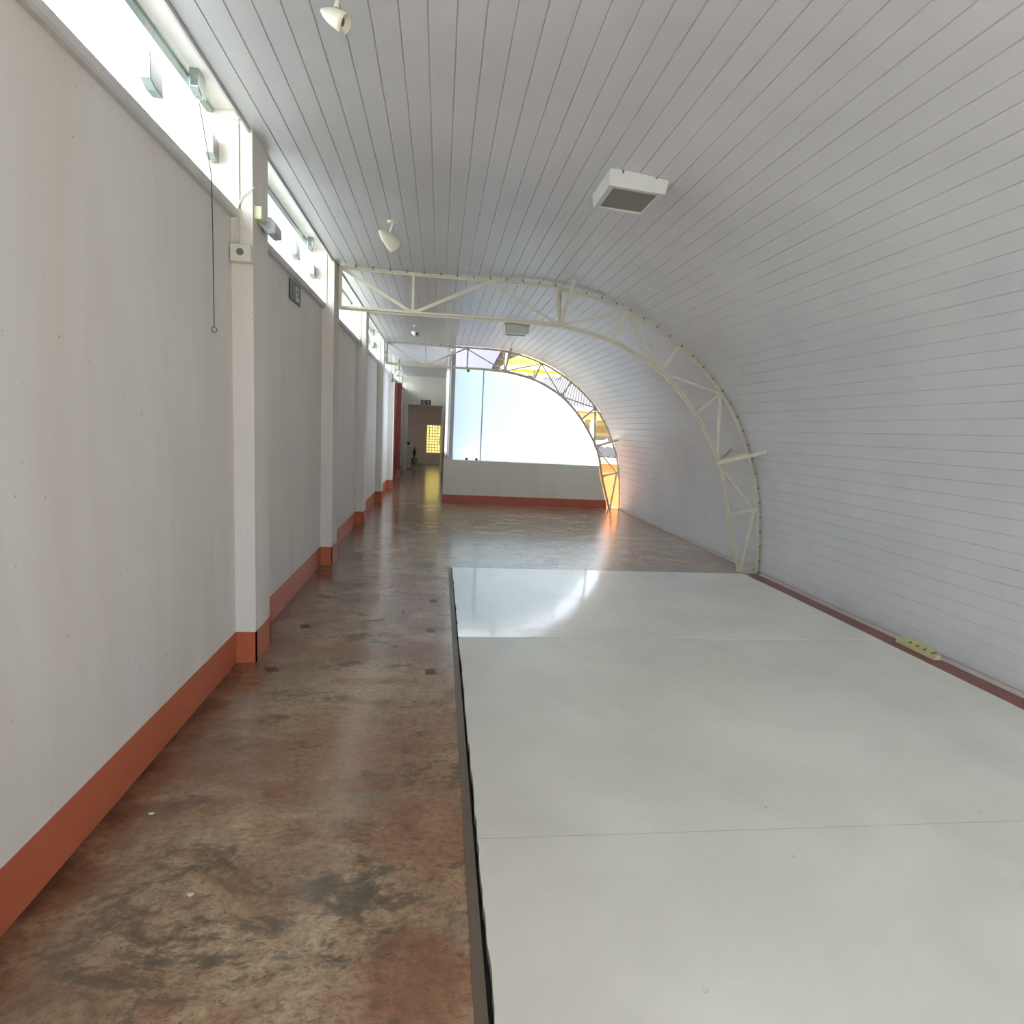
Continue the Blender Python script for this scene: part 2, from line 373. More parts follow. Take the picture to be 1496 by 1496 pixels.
# ------------------------------------------------------------------ ceiling: narrow boards running the length of the vault, curving down to the floor at the right
def arclen(P):
    s = [0]
    for a, b in zip(P, P[1:]): s.append(s[-1]+math.hypot(b[0]-a[0], b[1]-a[1]))
    return s
def at(P, L, d):
    d = max(0, min(L[-1], d))
    for i in range(len(L)-1):
        if d <= L[i+1]:
            t = (d-L[i])/(L[i+1]-L[i]); a, b = P[i], P[i+1]
            tx, tz = (b[0]-a[0]), (b[1]-a[1]); q = math.hypot(tx, tz)
            return a[0]+tx*t, a[1]+tz*t, -tz/q, tx/q         # point and outward normal
cl = [(p[0], p[1]) for p in OUTC]
cl = [(-1.093, cl[0][1]+.004)] + cl + [(cl[-1][0]+.002, -.01)]
LC = arclen(cl); BW = .1105; OFF = .032; GR = .0065; GD = .0055
def board_profile(smax):
    out = []; s_ = 0; i = 0
    while s_ < smax-1e-4:
        e = min(s_+BW, smax)
        ds = [s_, s_+GR*.5, s_+GR]
        m_ = 4
        ds += [s_+GR+(e-s_-GR)*q/m_ for q in range(1, m_)] + [e-.0007]
        for j, d in enumerate(ds):
            x, z, nx, nz = at(cl, LC, d); o = OFF + (GD if j == 1 else (GD*.9 if j == 0 else 0))
            out.append((x+nx*o, z+nz*o))
        s_ = e; i += 1
    x, z, nx, nz = at(cl, LC, smax); out.append((x+nx*OFF, z+nz*OFF)); return out
def ceiling(name, smax, y0, y1):
    pr = board_profile(smax); n = len(pr); mb = MB(); th = .03
    vs = [(x, y0, z) for x, z in pr] + [(x, y1, z) for x, z in pr]
    back = []
    for i, (x, z) in enumerate(pr):
        a = pr[max(i-3, 0)]; b = pr[min(i+3, n-1)]; q = math.hypot(b[0]-a[0], b[1]-a[1]); nx, nz = -(b[1]-a[1])/q, (b[0]-a[0])/q
        back.append((x+nx*th, z+nz*th))
    vs += [(x, y0, z) for x, z in back] + [(x, y1, z) for x, z in back]
    fs = [(i, i+1, n+i+1, n+i) for i in range(n-1)] + [(2*n+i, 3*n+i, 3*n+i+1, 2*n+i+1) for i in range(n-1)]
    fs += [(i, 2*n+i, 2*n+i+1, i+1) for i in range(n-1)] + [(n+i, n+i+1, 3*n+i+1, 3*n+i) for i in range(n-1)]
    fs += [(0, n, 3*n, 2*n), (n-1, 3*n-1, 4*n-1, 2*n-1)]
    mb.add(vs, fs); return struct(mb, name, PVC)
ceiling('ceiling', LC[-1], YB, T2+.03)
ceiling('ceiling.001', 1.095+.22, T2+.03, YEND)
mb = MB(); mb.box((-1.100, YB, 3.045), (-1.088, YEND, 3.12)); struct(mb, 'trim_6', PVC)       # edge strip above the windows
struct(MB().box((-1.6, T2+.02, 3.09), (.30, YEND+.2, 3.2)), 'ceiling.002', WALL)

# ------------------------------------------------------------------ steel arch trusses
def nearest(P, x, z): return min(P, key=lambda p: (p[0]-x)**2+(p[1]-z)**2)
def truss(Y, label, extra):
    root = empty('arch_truss', (3.6, Y, 0), label, 'truss', 'steel arch trusses')
    off = lambda y: Vector((0, y, 0))
    def sweep(P, w, hy, name):
        mb = MB(); n = len(P); vs = []
        for i, (x, z) in enumerate(P):
            a = P[max(i-1, 0)]; b = P[min(i+1, n-1)]; q = math.hypot(b[0]-a[0], b[1]-a[1]); nx, nz = -(b[1]-a[1])/q, (b[0]-a[0])/q
            for s1, s2 in ((-1, -1), (1, -1), (1, 1), (-1, 1)): vs.append((x+nx*w/2*s1, Y+hy/2*s2, z+nz*w/2*s1))
        fs = [(i*4+j, i*4+(j+1) % 4, (i+1)*4+(j+1) % 4, (i+1)*4+j) for i in range(n-1) for j in range(4)] + [(3, 2, 1, 0), tuple((n-1)*4+j for j in range(4))]
        return mb.add(vs, fs)
    # each chord is an angle section: a flat leaf across and a thin upright one
    def chord(P, w, hy, name):
        m = sweep(P, .006, hy, ''); u_ = sweep(P, w, .006, ''); m.add(u_.v, u_.f)
        for i in range(len(m.f)-len(m.mi)): m.mi.append(0)
        o = m.obj(name, STEEL, root)
        seam = sweep([(p[0], p[1]) for p in P], .007, .0062, ''); seam.v = [(x, y-.0008, z) for x, y, z in seam.v]
        seam.obj('chord_seam', DARKSTEEL, o)
    chord(OUTC, .036, .046, 'top_chord'); chord(INNC, .046, .052, 'bottom_chord')
    T = [sc(p) for p in [(-1.0, 2.99), (-.31, 2.98), (.45, 2.978), (1.16, 2.96), (1.90, 2.785), (2.50, 2.46), (3.02, 2.00), (3.39, 1.37), (3.55, .74)]]
    B = [sc(p) for p in [(-1.0, 2.62), (-.31, 2.615), (1.20, 2.60), (1.78, 2.48), (2.33, 2.19), (2.75, 1.76), (3.06, 1.25), (3.24, .67), (3.46, .03)]]
    mem = [(T[0], B[1]), (B[1], T[1]), (B[1], T[2]), (T[2], B[2]), (B[2], T[3]), (B[2], T[4]), (T[4], B[3]), (T[4], B[4]), (B[4], T[5]), (B[4], T[6]), (T[6], B[5]), (T[6], B[6]), (B[6], T[7]), (B[6], T[8]), (T[8], B[7]), (T[8], B[8])]
    if extra: mem.append(((.48*k, T[2][1]), (.48*k, sc((0, 2.612))[1])))
    for i, (a, b) in enumerate(mem):
        thick = .036 if i in (11, 15) else (.032 if i % 2 == 0 else .024)
        mb = MB(); mb.bar((a[0], Y+.006, a[1]), (b[0], Y+.006, b[1]), thick, .005)
        mb.bar((a[0], Y+.016, a[1]), (b[0], Y+.016, b[1]), .005, .022); mb.obj('web_bar', STEEL, root)
    mb = MB().bar((T[0][0]-.02, Y, T[0][1]+.02), (B[0][0]-.02, Y, B[0][1]-.02), .03, .03); mb.obj('end_post', STEEL, root)
    # gusset plates at the nodes
    for (x, z), w, h in [(B[1], .11, .035), (B[2], .10, .04), (T[2], .10, .02), (B[4], .07, .05), (T[4], .05, .03), (T[6], .06, .05), (B[6], .05, .08), (T[8], .035, .07), (B[7], .03, .05)]:
        P = INNC if (x, z) in B else OUTC; q = nearest(P, x, z); i = P.index(q); a = P[max(i-2, 0)]; b = P[min(i+2, len(P)-1)]
        d = Vector((b[0]-a[0], 0, b[1]-a[1])).normalized(); nrm = Vector((-d.z, 0, d.x)); sgn = 1 if P is INNC else -1; c = Vector((q[0], Y-.001, q[1]))
        hh = h*sgn*1.2
        pts = [c-d*w, c+d*w, c+d*w*.5+nrm*hh, c-d*w*.5+nrm*hh]
        MB().prism(pts, (0, 0, 0), (0, .006, 0)).obj('gusset_plate', STEEL, root)
    # fly braces from the lower chord back and forth to the boards
    for (bx, bz), (ax, az) in ((B[2], (1.29, 3.035)), (B[6], (3.50, 1.40))):
        for dy, w in ((-.36, .038), (.46, .028)):
            mb = MB(); p = Vector((bx, Y+(.01 if dy > 0 else -.01), bz)); q = Vector((ax, Y+dy, az)); d = (q-p)
            mb.bar(p, q, .005, w, (0, 0, 1) if bx > 2 else (1, 0, 0)); mb.bar(p+Vector((0, 0, -w/2)) if bx > 2 else p+Vector((w/2, 0, 0)), q+Vector((0, 0, -w/2)) if bx > 2 else q+Vector((w/2, 0, 0)), w*.6 if bx > 2 else .005, .005 if bx > 2 else w*.6, (0, 0, 1) if bx > 2 else (0, 1, 0))
            mb.obj('fly_brace', STEEL, root)
    # clips holding the boards to the upper chord
    mb = MB(); Lo = arclen(OUTC); s_ = .15
    while s_ < Lo[-1]-.1:
        x, z, nx, nz = at(OUTC, Lo, s_); mb.bar((x, Y-.02, z), (x+nx*.03, Y-.02, z+nz*.03), .01, .008); s_ += .17
    mb.obj('board_clip', DARKSTEEL, root)['kind'] = 'stuff'
    MB().box((B[8][0]-.03, Y-.05, 0), (3.70, Y+.05, .006)).obj('base_plate', STEEL, root)
    return root
truss(T1, 'cream steel arch truss nearest the camera, spanning from the left wall to the floor', False)
truss(T2, 'farther steel arch truss framing the frosted glass partition', True)
struct(MB().box((3.535, T1+.035, 0), (3.70, T1+.13, .075)), 'trim_7', BEAD, bevel=.004)

# ------------------------------------------------------------------ glazed partition in the far truss
YP = T2+.03
def zx_inn(z): return min((p for p in INNC if p[0] > 2), key=lambda p: abs(p[1]-z))[0]
XL, ZP = .096, .853
poly = [(XL, 0), (zx_inn(.05)-.03, 0)] + [(zx_inn(z)-.026, z) for z in (.17, .3, .45, .6, .75, ZP)] + [(XL, ZP)]
struct(MB().prism([(x, 0, z) for x, z in poly], (0, YP, 0), (0, .12, 0)), 'wall_back', WALL2)
poly = [(XL-.004, 0), (zx_inn(.05)-.03, 0), (zx_inn(.158)-.026, .158), (XL-.004, .158)]
mb = MB().prism([(x, 0, z) for x, z in poly], (0, YP-.005, 0), (0, .01, 0)); mb.box((XL-.004, YP-.005, 0), (XL+.002, YP+.125, .158))
struct(mb, 'baseboard_back', simple('dark_red_paint', (192, 98, 78), .45))
struct(MB().box((XL-.003, YP+.01, .16), (XL, YP+.12, ZP)), 'trim_8', REDDOOR)
struct(MB().box((.19, YP+.03, ZP), (.268, YP+.09, 3.05)), 'trim_9', GREYALU, bevel=.004)
wn = empty('window_20', (1.8, YP+.05, ZP), kind='structure')
def zi(x):
    pts = [p for p in INNC]
    for a, b in zip(pts, pts[1:]):
        if a[0] <= x <= b[0]: return a[1]+(b[1]-a[1])*(x-a[0])/(b[0]-a[0])
    return pts[-1][1]
def pane(x0, x1):
    xs = [x0+(x1-x0)*i/40 for i in range(41)]; top = [(x, max(ZP, zi(x)-.012)) for x in xs]
    return MB().prism([(x0, 0, ZP+.004), (x1, 0, ZP+.004)] + [(x, 0, z) for x, z in reversed(top)], (0, YP+.05, 0), (0, .01, 0)).obj('pane', FILM, wn)
pane(.27, .812); pane(.830, zx_inn(ZP)-.02)
MB().box((.813, YP+.046, ZP), (.829, YP+.064, zi(.82)-.01)).obj('joint_strip', GREYALU, wn)
for x, z in ((.55, ZP+.025), (.745, ZP+.025), (.515, zi(.5)-.04)):
    MB().lathe((x, YP+.026, z), (0, 1, 0), [(0, .022), (.006, .028), (.024, .028)], 16).obj('clamp', DARKSTEEL, wn)
mb = MB(); mb.box((.14, YP+.12, 0), (.26, 16.0, ZP)); mb.box((.14, 16.0, 0), (.26, YEND, 3.06)); mb.box((.14, YP+.12, 2.96), (.26, 16.0, 3.06))
struct(mb, 'wall_right', WALL)
wn2 = empty('window_22', (.2, 14, ZP), kind='structure')
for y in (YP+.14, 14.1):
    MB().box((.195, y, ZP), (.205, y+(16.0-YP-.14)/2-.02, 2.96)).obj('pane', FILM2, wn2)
MB().box((.18, 14.05, ZP), (.22, 14.1, 2.96)).obj('post', GREYALU, wn2)
struct(MB().box((.128, 16.2, 0), (.14, 16.34, 2.45)), 'trim_10', REDDOOR)
tag(MB().lathe((.155, YP+.05, ZP), (0, 0, 1), [(0, .02), (.02, .035), (.08, .03), (.11, .012)], 14).obj('cloth_bundle', CREAM, smooth=True), 'small pale bundle resting on the end of the low partition wall', 'bundle')

# ------------------------------------------------------------------ end wall, doorway and the room beyond
mb = MB(); mb.box((-1.5, YEND, 2.142), (.4, YEND+.15, 3.12)); mb.box((-1.5, YEND, 0), (-1.045, YEND+.15, 2.142)); mb.box((.085, YEND, 0), (.4, YEND+.15, 2.142))
struct(mb, 'wall_end', WALL)
struct(MB().box((-1.2, YEND-.005, 2.142), (.14, YEND, 2.165)), 'trim_11', simple('door_head_trim', (214, 208, 190), .5))
mb = MB(); YR = 24.1
mb.box((-1.8, YR, -.05), (-.50, YR+.15, 2.8)); mb.box((.36, YR, -.05), (1.6, YR+.15, 2.8)); mb.box((-.50, YR, 1.525), (.36, YR+.15, 2.8)); mb.box((-.50, YR, -.05), (.36, YR+.15, .44))
struct(mb, 'wall_far', ROOMWALL)
struct(MB().box((-1.95, YEND+.15, -.05), (-1.8, YR+.1, 2.8)), 'wall_side', ROOMWALL)
struct(MB().box((1.6, YEND+.15, -.05), (1.75, YR+.1, 2.8)), 'wall_side.001', ROOMWALL)
struct(MB().box((-1.95, YEND+.15, 2.7), (1.75, YR+.15, 2.85)), 'ceiling.003', ROOMWALL)
struct(MB().box((-1.95, YEND+.2, -.12), (1.75, YR+.1, 0)), 'floor.006', simple('far_floor', (170, 160, 146), .25))
# lattice of glass blocks
wn = empty('window_21', (-.07, YR, .44), kind='structure')
mb = MB(); nx_, nz_ = 8, 10; cw = .86/nx_; ch = 1.085/nz_
for i in range(nx_+1): mb.box((-.50+i*cw-.008, YR+.03, .44), (-.50+i*cw+.008, YR+.09, 1.525))
for j in range(nz_+1): mb.box((-.50, YR+.03, .44+j*ch-.008), (.36, YR+.09, .44+j*ch+.008))
mb.obj('lattice', simple('yellowed_lattice', (120, 112, 66), .5), wn)
MB().box((-.53, YR-.03, .405), (.40, YR+.03, .44)).obj('sill', WHITEP, wn)
MB().box((-.50, YR+.055, .44), (.36, YR+.062, 1.525)).obj('pane', glass('yellow_block_glass', (1.0, .95, .66), .8), wn)
dr = empty('door_2', (.03, YEND+.2, 0), kind='structure')
MB().box((.045, YEND+.17, 0.01), (.08, YEND+1.0, 2.10)).obj('door_leaf', WHITEP, dr)
MB().tube([(.045, YEND+.8, .85), (.01, YEND+.8, .87), (.01, YEND+.8, 1.12), (.045, YEND+.8, 1.14)], .01, 8).obj('door_handle', BLACK, dr)
# cabinet and the things by it inside the far doorway
cb = empty('low_cabinet', (-1.2, 21.3, 0), 'low pale cabinet just inside the far doorway at the left', 'cabinet')
MB().box((-1.5, 21.0, .02), (-.955, 21.6, .78)).obj('body', simple('pale_cabinet', (186, 176, 166), .5), cb); MB().box((-1.5, 20.98, .78), (-.94, 21.62, .81)).obj('top', WHITEP, cb)
b = MB(); b.lathe((-1.04, 21.1, .81), (0, 0, 1), [(0.001, .05), (.03, .065), (.06, .05), (.1, .03), (.13, .015)], 16); b.bar((-1.04, 21.1, .90), (-1.0, 21.1, .86), .05, .04)
tag(b.obj('dark_jug', BLACK, smooth=True), 'small dark object on top of the low cabinet in the far doorway', 'jug')
pl = empty('potted_plant', (-.93, 23.5, 0), 'dim dark plant standing against the taupe wall beyond the far doorway', 'plant')
MB().lathe((-.93, 23.5, 0), (0, 0, 1), [(0, .09), (.22, .12), (.24, .12)], 16).obj('pot', DARKSTEEL, pl)
mb = MB(); rr = random.Random(3)
for i in range(26):
    a = rr.uniform(0, 2*PI); h = rr.uniform(.2, .5); o = rr.uniform(.03, .12); b0 = Vector((-.93, 23.5, .2)); tip = b0+Vector((math.cos(a)*o, math.sin(a)*o, h))
    md = (b0+tip)/2+Vector((math.cos(a)*.01, 0, .03)); sd_ = Vector((-math.sin(a), math.cos(a), 0))*.022
    mb.add([b0, md-sd_, tip, md+sd_, md+Vector((0, 0, .01))], [(0, 1, 4), (1, 2, 4), (2, 3, 4), (3, 0, 4)])
mb.obj('foliage', simple('dark_leaf', (62, 66, 50), .5), pl)
# red door in the left wall between the last pilasters
dr = empty('door_1', (XW, 16, 0), kind='structure')
MB().box((XW-.01, 14.4+PT, 0), (XW+.012, 17.35, 2.60)).obj('door_leaf', REDDOOR, dr)
MB().box((XW, 17.325, .2), (XP+.004, 17.352, 2.62)).obj('side_panel', REDDOOR, dr)
MB().box((XW+.012, 16.0, 0), (XW+.016, 16.02, 2.6)).obj('door_joint', BLACK, dr)

# ------------------------------------------------------------------ signs: dark green with the running figure and the arrow
def exit_sign(o, ux, uz, w, h, label, figure_first, arrow):
    o, ux, uz = Vector(o), Vector(ux), Vector(uz); nrm = ux.cross(uz)
    P = lambda a, b, d=0: o+ux*a*w+uz*b*h+nrm*d
    root = empty('exit_sign', o, label, 'sign', 'exit signs')
    MB().prism([P(0, 0), P(1, 0), P(1, 1), P(0, 1)], (0, 0, 0), nrm*.008).obj('board', SIGN, root)
    fx = .06 if figure_first else .54
    mb = MB()
    def q(pts): mb.prism([P(a, b, .008) for a, b in pts], (0, 0, 0), nrm*.0015)
    f = lambda a, b: (fx+a*.40, b)
    # doorway with a running figure
    q([f(.55, .12), f(1, .12), f(1, .88), f(.55, .88), f(.55, .80), f(.88, .80), f(.88, .20), f(.55, .20)])
    q([f(.30, .78), f(.38, .72), f(.44, .78), f(.38, .88), f(.30, .86)])
    q([f(.18, .70), f(.42, .68), f(.48, .42), f(.36, .38), f(.10, .55)])
    q([f(.36, .42), f(.48, .42), f(.62, .22), f(.70, .12), f(.55, .14)])
    q([f(.34, .40), f(.44, .36), f(.26, .20), f(.05, .14), f(.04, .22)])
    q([f(.40, .66), f(.62, .50), f(.66, .56), f(.46, .70)])
    mb.obj('running_figure', SIGNW, root)
    ax = .56 if figure_first else .06; mb = MB()
    g = lambda a, b: (ax+a*.38, b)
    if arrow == 'up':
        q([g(.38, .12), g(.62, .12), g(.62, .55), g(.38, .55)]); q([g(.15, .50), g(.85, .50), g(.5, .88)])
    else:
        q([g(.1, .38), g(.5, .38), g(.5, .62), g(.1, .62)]); q([g(.48, .2), g(.95, .5), g(.48, .8)])
    mb.obj('arrow', SIGNW, root)
exit_sign((-.633, YEND-.012, 2.168), (1, 0, 0), (0, 0, 1), .315, .145, 'dark green exit sign with an upward arrow above the far doorway', True, 'up')
# sign on the near wall
o = Vector((XW+.003, 5.06, 2.425)); root = empty('wall_sign', o, 'dark sign with figure and arrow on the left wall just under the second window sill', 'sign')
P = lambda a, b, d=0: o+Vector((d, a*.37, b*.155))
MB().prism([P(0, 0), P(1, 0), P(1, 1), P(0, 1)], (0, 0, 0), (.006, 0, 0)).obj('board', SIGN, root)
mb = MB()
def q(pts): mb.prism([P(a, b, .006) for a, b in pts], (0, 0, 0), (.0015, 0, 0))
q([(.06, .12), (.46, .12), (.46, .84), (.06, .84)])
mb.obj('pale_panel', SIGNG, root)
mb = MB(); q([(.12, .12), (.2, .12), (.24, .45), (.16, .6)]); q([(.26, .3), (.4, .12), (.44, .16), (.3, .6)]); q([(.18, .62), (.32, .62), (.32, .78), (.18, .78)])
for v in range(len(mb.v)): mb.v[v] = (mb.v[v][0]+.0016, mb.v[v][1], mb.v[v][2])
mb.obj('figure', SIGN, root)
mb = MB(); q([(.54, .12), (.62, .12), (.62, .86), (.54, .86)]); q([(.62, .86), (.88, .80), (.82, .70), (.62, .76)]); q([(.66, .44), (.76, .66), (.84, .62), (.74, .40)]); q([(.64, .1), (.86, .14), (.84, .34), (.64, .36)])
mb.obj('arrow', SIGNW, root)

# ------------------------------------------------------------------ ceiling lights
def box_light(c, label, ry=0):
    x0, x1, y0, y1, z0, z1 = c
    root = empty('ceiling_light', ((x0+x1)/2, (y0+y1)/2, z1), label, 'light', 'box ceiling lights'); r = .032
    mb = MB(); i0, i1, j0, j1 = x0+r, x1-r, y0+r, y1-r
    s_ = .012
    vs = [(x0-s_, y0-s_, z1), (x1+s_, y0-s_, z1), (x1+s_, y1+s_, z1), (x0-s_, y1+s_, z1), (x0, y0, z0), (x1, y0, z0), (x1, y1, z0), (x0, y1, z0), (i0, j0, z0), (i1, j0, z0), (i1, j1, z0), (i0, j1, z0), (i0, j0, z0+.02), (i1, j0, z0+.02), (i1, j1, z0+.02), (i0, j1, z0+.02)]
    fs = [(0, 1, 2, 3)] + [(i, (i+1) % 4, (i+1) % 4+4, i+4) for i in range(4)] + [(i+4, (i+1) % 4+4, (i+1) % 4+8, i+8) for i in range(4)] + [(i+8, (i+1) % 4+8, (i+1) % 4+12, i+12) for i in range(4)]
    mb.add(vs, fs); h = mb.obj('housing', WHITEP, root)
    MB().box((i0, j0, z0+.012), (i1, j1, z0+.02)).obj('diffuser', simple('dusty_diffuser', (118, 120, 110), .3) if 'dusty_diffuser' not in bpy.data.materials else bpy.data.materials['dusty_diffuser'], root)
    for x in (x0+.07, x1-.07): MB().box((x-.004, y0-s_-.004, z1-.018), (x+.004, y0-.002, z1-.002)).obj('screw', DARKSTEEL, root)
    return root
box_light((.955, 1.30, 3.735, 4.13, 2.95, 3.042), 'white square box ceiling light near the camera, with a grey diffuser').rotation_euler.y = .06
box_light((.92, 1.27, 9.26, 9.56, 2.925, 3.058), 'small white box ceiling light between the two arch trusses')

def spot(base, nose, mouth, label, group='bullet spotlights'):
    base, nose, mouth = Vector(base), Vector(nose), Vector(mouth)
    root = empty('spotlight', base, label, 'spotlight', group); L = (mouth-nose).length; R_ = L*.31
    MB().lathe(base, (0, 0, -1), [(0, .05), (.01, .05), (.02, .038), (.026, .018)], 20).obj('base', CREAM, root, smooth=True)
    mid = nose.lerp(mouth, .62); perp = Vector((0, 0, 1))
    jt = mid+Vector((0, 0, R_*.95))
    MB().tube([base+Vector((0, 0, -.02)), jt+Vector((0, 0, .012)), jt], [.009, .009, .013], 10).obj('stem', CREAM, root)
    ax = mouth-nose
    MB().lathe(nose, ax, [(0, .004), (L*.04, R_*.22), (L*.15, R_*.45), (L*.35, R_*.72), (L*.6, R_*.9), (L*.85, R_), (L, R_), (L, R_*.88), (L*.86, R_*.84), (L*.84, .001)], 24).obj('shade', CREAM, root, smooth=True)
    MB().lathe(nose+ax*.60, ax, [(0, R_*.2), (L*.1, R_*.34), (L*.22, R_*.62), (L*.25, R_*.62)], 20).obj('lamp', simple('lamp_brown', (110, 84, 70), .2) if 'lamp_brown' not in bpy.data.materials else bpy.data.materials['lamp_brown'], root)
spot((-.41, 2.50, 3.065), (-.478, 2.50, 2.972), (-.384, 2.476, 2.922), 'cream bullet spotlight hanging from the ceiling, nearest the camera')
spot((-.41, 5.06, 3.065), (-.51, 5.0, 2.965), (-.385, 5.12, 2.885), 'cream bullet spotlight on the ceiling before the near arch truss')
spot((-.43, 10.05, 3.065), (-.49, 10.0, 2.95), (-.39, 9.9, 2.90), 'small bullet spotlight on the ceiling between the two arch trusses')

# ------------------------------------------------------------------ fittings on the nearest pilaster
sb = empty('socket_box', (-1.13, 3.745, 2.36), 'cream surface socket box on the near face of the nearest pilaster', 'socket box')
mb = MB(); x0, x1, z0, z1, ya, yb = -1.19, -1.080, 2.355, 2.447, 3.70, 3.745
i = .012; mb.add([(x0+0, yb, z0-.004), (x1+.008, yb, z0-.004), (x1+.008, yb, z1+.004), (x0, yb, z1+.004), (x0, ya, z0), (x1, ya, z0), (x1, ya, z1), (x0, ya, z1)], [(0, 1, 2, 3), (4, 5, 6, 7), (0, 1, 5, 4), (1, 2, 6, 5), (2, 3, 7, 6), (3, 0, 4, 7)])
mb.obj('body', CREAM, sb, bevel=.005)
MB().lathe((-1.135, ya+.002, 2.405), (0, -1, 0), [(0, .02), (.003, .02), (.0031, .016)], 18).obj('socket', simple('socket_grey', (120, 116, 104), .5), sb)
cb = MB(); cb.tube([(-1.172, 3.728, 2.445), (-1.16, 3.738, 2.55), (-1.152, 3.738, 2.66), (-1.13, 3.738, 2.71), (-1.095, 3.735, 2.735), (-1.062, 3.73, 2.76)], .0035, 8)
cb.tube([(-1.145, 3.728, 2.445), (-1.145, 3.738, 2.55), (-1.143, 3.738, 2.64)], .0045, 8)
tag(cb.obj('cable', CREAM, smooth=True), 'white cable rising from the socket box up the nearest pilaster', 'cable')
lm = empty('emergency_lamp', (-1.07, 3.85, 2.58), 'cream block with a grey wedge lamp on the side of the nearest pilaster', 'lamp')
MB().box((XP, 3.765, 2.605), (XP+.042, 3.83, 2.675)).obj('terminal_block', YCREAM, lm, bevel=.004)
mb = MB(); pts = [(XP, 2.64), (XP+.075, 2.645), (XP+.098, 2.61), (XP+.1, 2.555), (XP+.055, 2.55), (XP+.002, 2.60)]
mb.prism([(a, 0, b) for a, b in pts], (0, 3.835, 0), (0, .15, 0)).obj('lamp_body', GREYP, lm, bevel=.006)
MB().prism([(XP+.02, 0, 2.615), (XP+.07, 0, 2.615), (XP+.072, 0, 2.58), (XP+.045, 0, 2.575)], (0, 3.832, 0), (0, .004, 0)).obj('lens', simple('lens_grey', (170, 171, 174), .2), lm)

# wall lamp and dome lamp farther along the left wall
wlm = empty('wall_lamp', (XW, 14.25, 2.55), 'small drooping wall lamp on the left wall past the far arch truss', 'lamp')
MB().tube([(XW, 14.2, 2.62), (XW+.06, 14.2, 2.66), (XW+.10, 14.2, 2.60), (XW+.11, 14.2, 2.50)], .012, 8).obj('arm', GREYALU, wlm, smooth=True)
MB().lathe((XW+.11, 14.2, 2.52), (.1, 0, -1), [(0, .02), (.05, .035), (.09, .05)], 14).obj('lamp_shade', GREYALU, wlm, smooth=True)
dm = empty('hanging_lamp', (-1.0, 15.0, 2.62), 'pale round lamp fixed high beside the red door', 'lamp')
MB().lathe((-1.0, 15.0, 2.62), (0, 0, 1), [(0, .04), (.03, .075), (.09, .085), (.13, .06), (.15, .02)], 18).obj('globe', CREAM, dm, smooth=True)
MB().tube([(-1.0, 15.0, 2.76), (-1.0, 15.0, 3.04)], .01, 8).obj('rod', DARKSTEEL, dm)

# ------------------------------------------------------------------ power strip on the red floor strip
def pstrip():
    root = empty('power_strip', (3.62, 4.0, .005), 'cream multi outlet power strip lying on the red floor strip against the boards', 'power strip')
    A, B_ = Vector((3.628, 4.185, .004)), Vector((3.618, 3.80, .004)); d = (B_-A).normalized(); n = Vector((-d.y, d.x, 0))
    if n.x > 0: n = -n
    def P(a, b, z): return A+d*a+n*b+Vector((0, 0, z))
    Lh = (B_-A).length
    prof = [(-.028, 0), (.032, 0), (.026, .034), (-.022, .04)]
    mb = MB(); mb.add([P(0, b, z) for b, z in prof]+[P(Lh, b, z) for b, z in prof], [(0, 1, 2, 3), (4, 5, 6, 7), (0, 1, 5, 4), (1, 2, 6, 5), (2, 3, 7, 6), (3, 0, 4, 7)])
    mb.obj('body', simple('aged_cream', (206, 196, 160), .4), root, bevel=.003)
    for i in range(4):
        a = .075+i*.072
        m = MB(); m.add([P(a, -.024, .038), P(a+.04, -.024, .038), P(a+.04, .022, .033), P(a, .022, .033), P(a+.004, -.02, .062), P(a+.036, -.02, .050), P(a+.036, .016, .046), P(a+.004, .016, .058)], [(0, 1, 2, 3), (4, 5, 6, 7), (0, 1, 5, 4), (1, 2, 6, 5), (2, 3, 7, 6), (3, 0, 4, 7)])
        s_ = m.obj('socket', simple('yellow_green_socket', (206, 206, 120), .4) if 'yellow_green_socket' not in bpy.data.materials else bpy.data.materials['yellow_green_socket'], root)
        m = MB(); m.add([P(a+.041, -.02, .0372), P(a+.060, -.02, .0372), P(a+.060, .018, .0345), P(a+.041, .018, .0345), P(a+.041, -.02, .042), P(a+.060, -.02, .042), P(a+.060, .018, .038), P(a+.041, .018, .038)], [(0, 1, 2, 3), (4, 5, 6, 7), (0, 1, 5, 4), (1, 2, 6, 5), (2, 3, 7, 6), (3, 0, 4, 7)])
        m.obj('slot', simple('slot_olive', (98, 92, 66), .6) if 'slot_olive' not in bpy.data.materials else bpy.data.materials['slot_olive'], root)
    m = MB(); m.add([P(Lh-.002, -.02, .006), P(Lh-.002, .024, .006), P(Lh-.002, .02, .03), P(Lh-.002, -.018, .034), P(Lh+.004, -.02, .006), P(Lh+.004, .024, .006), P(Lh+.004, .02, .03), P(Lh+.004, -.018, .034)], [(0, 1, 2, 3), (4, 5, 6, 7), (0, 1, 5, 4), (1, 2, 6, 5), (2, 3, 7, 6), (3, 0, 4, 7)])
    m.obj('end_cap', CREAM, root)
pstrip()

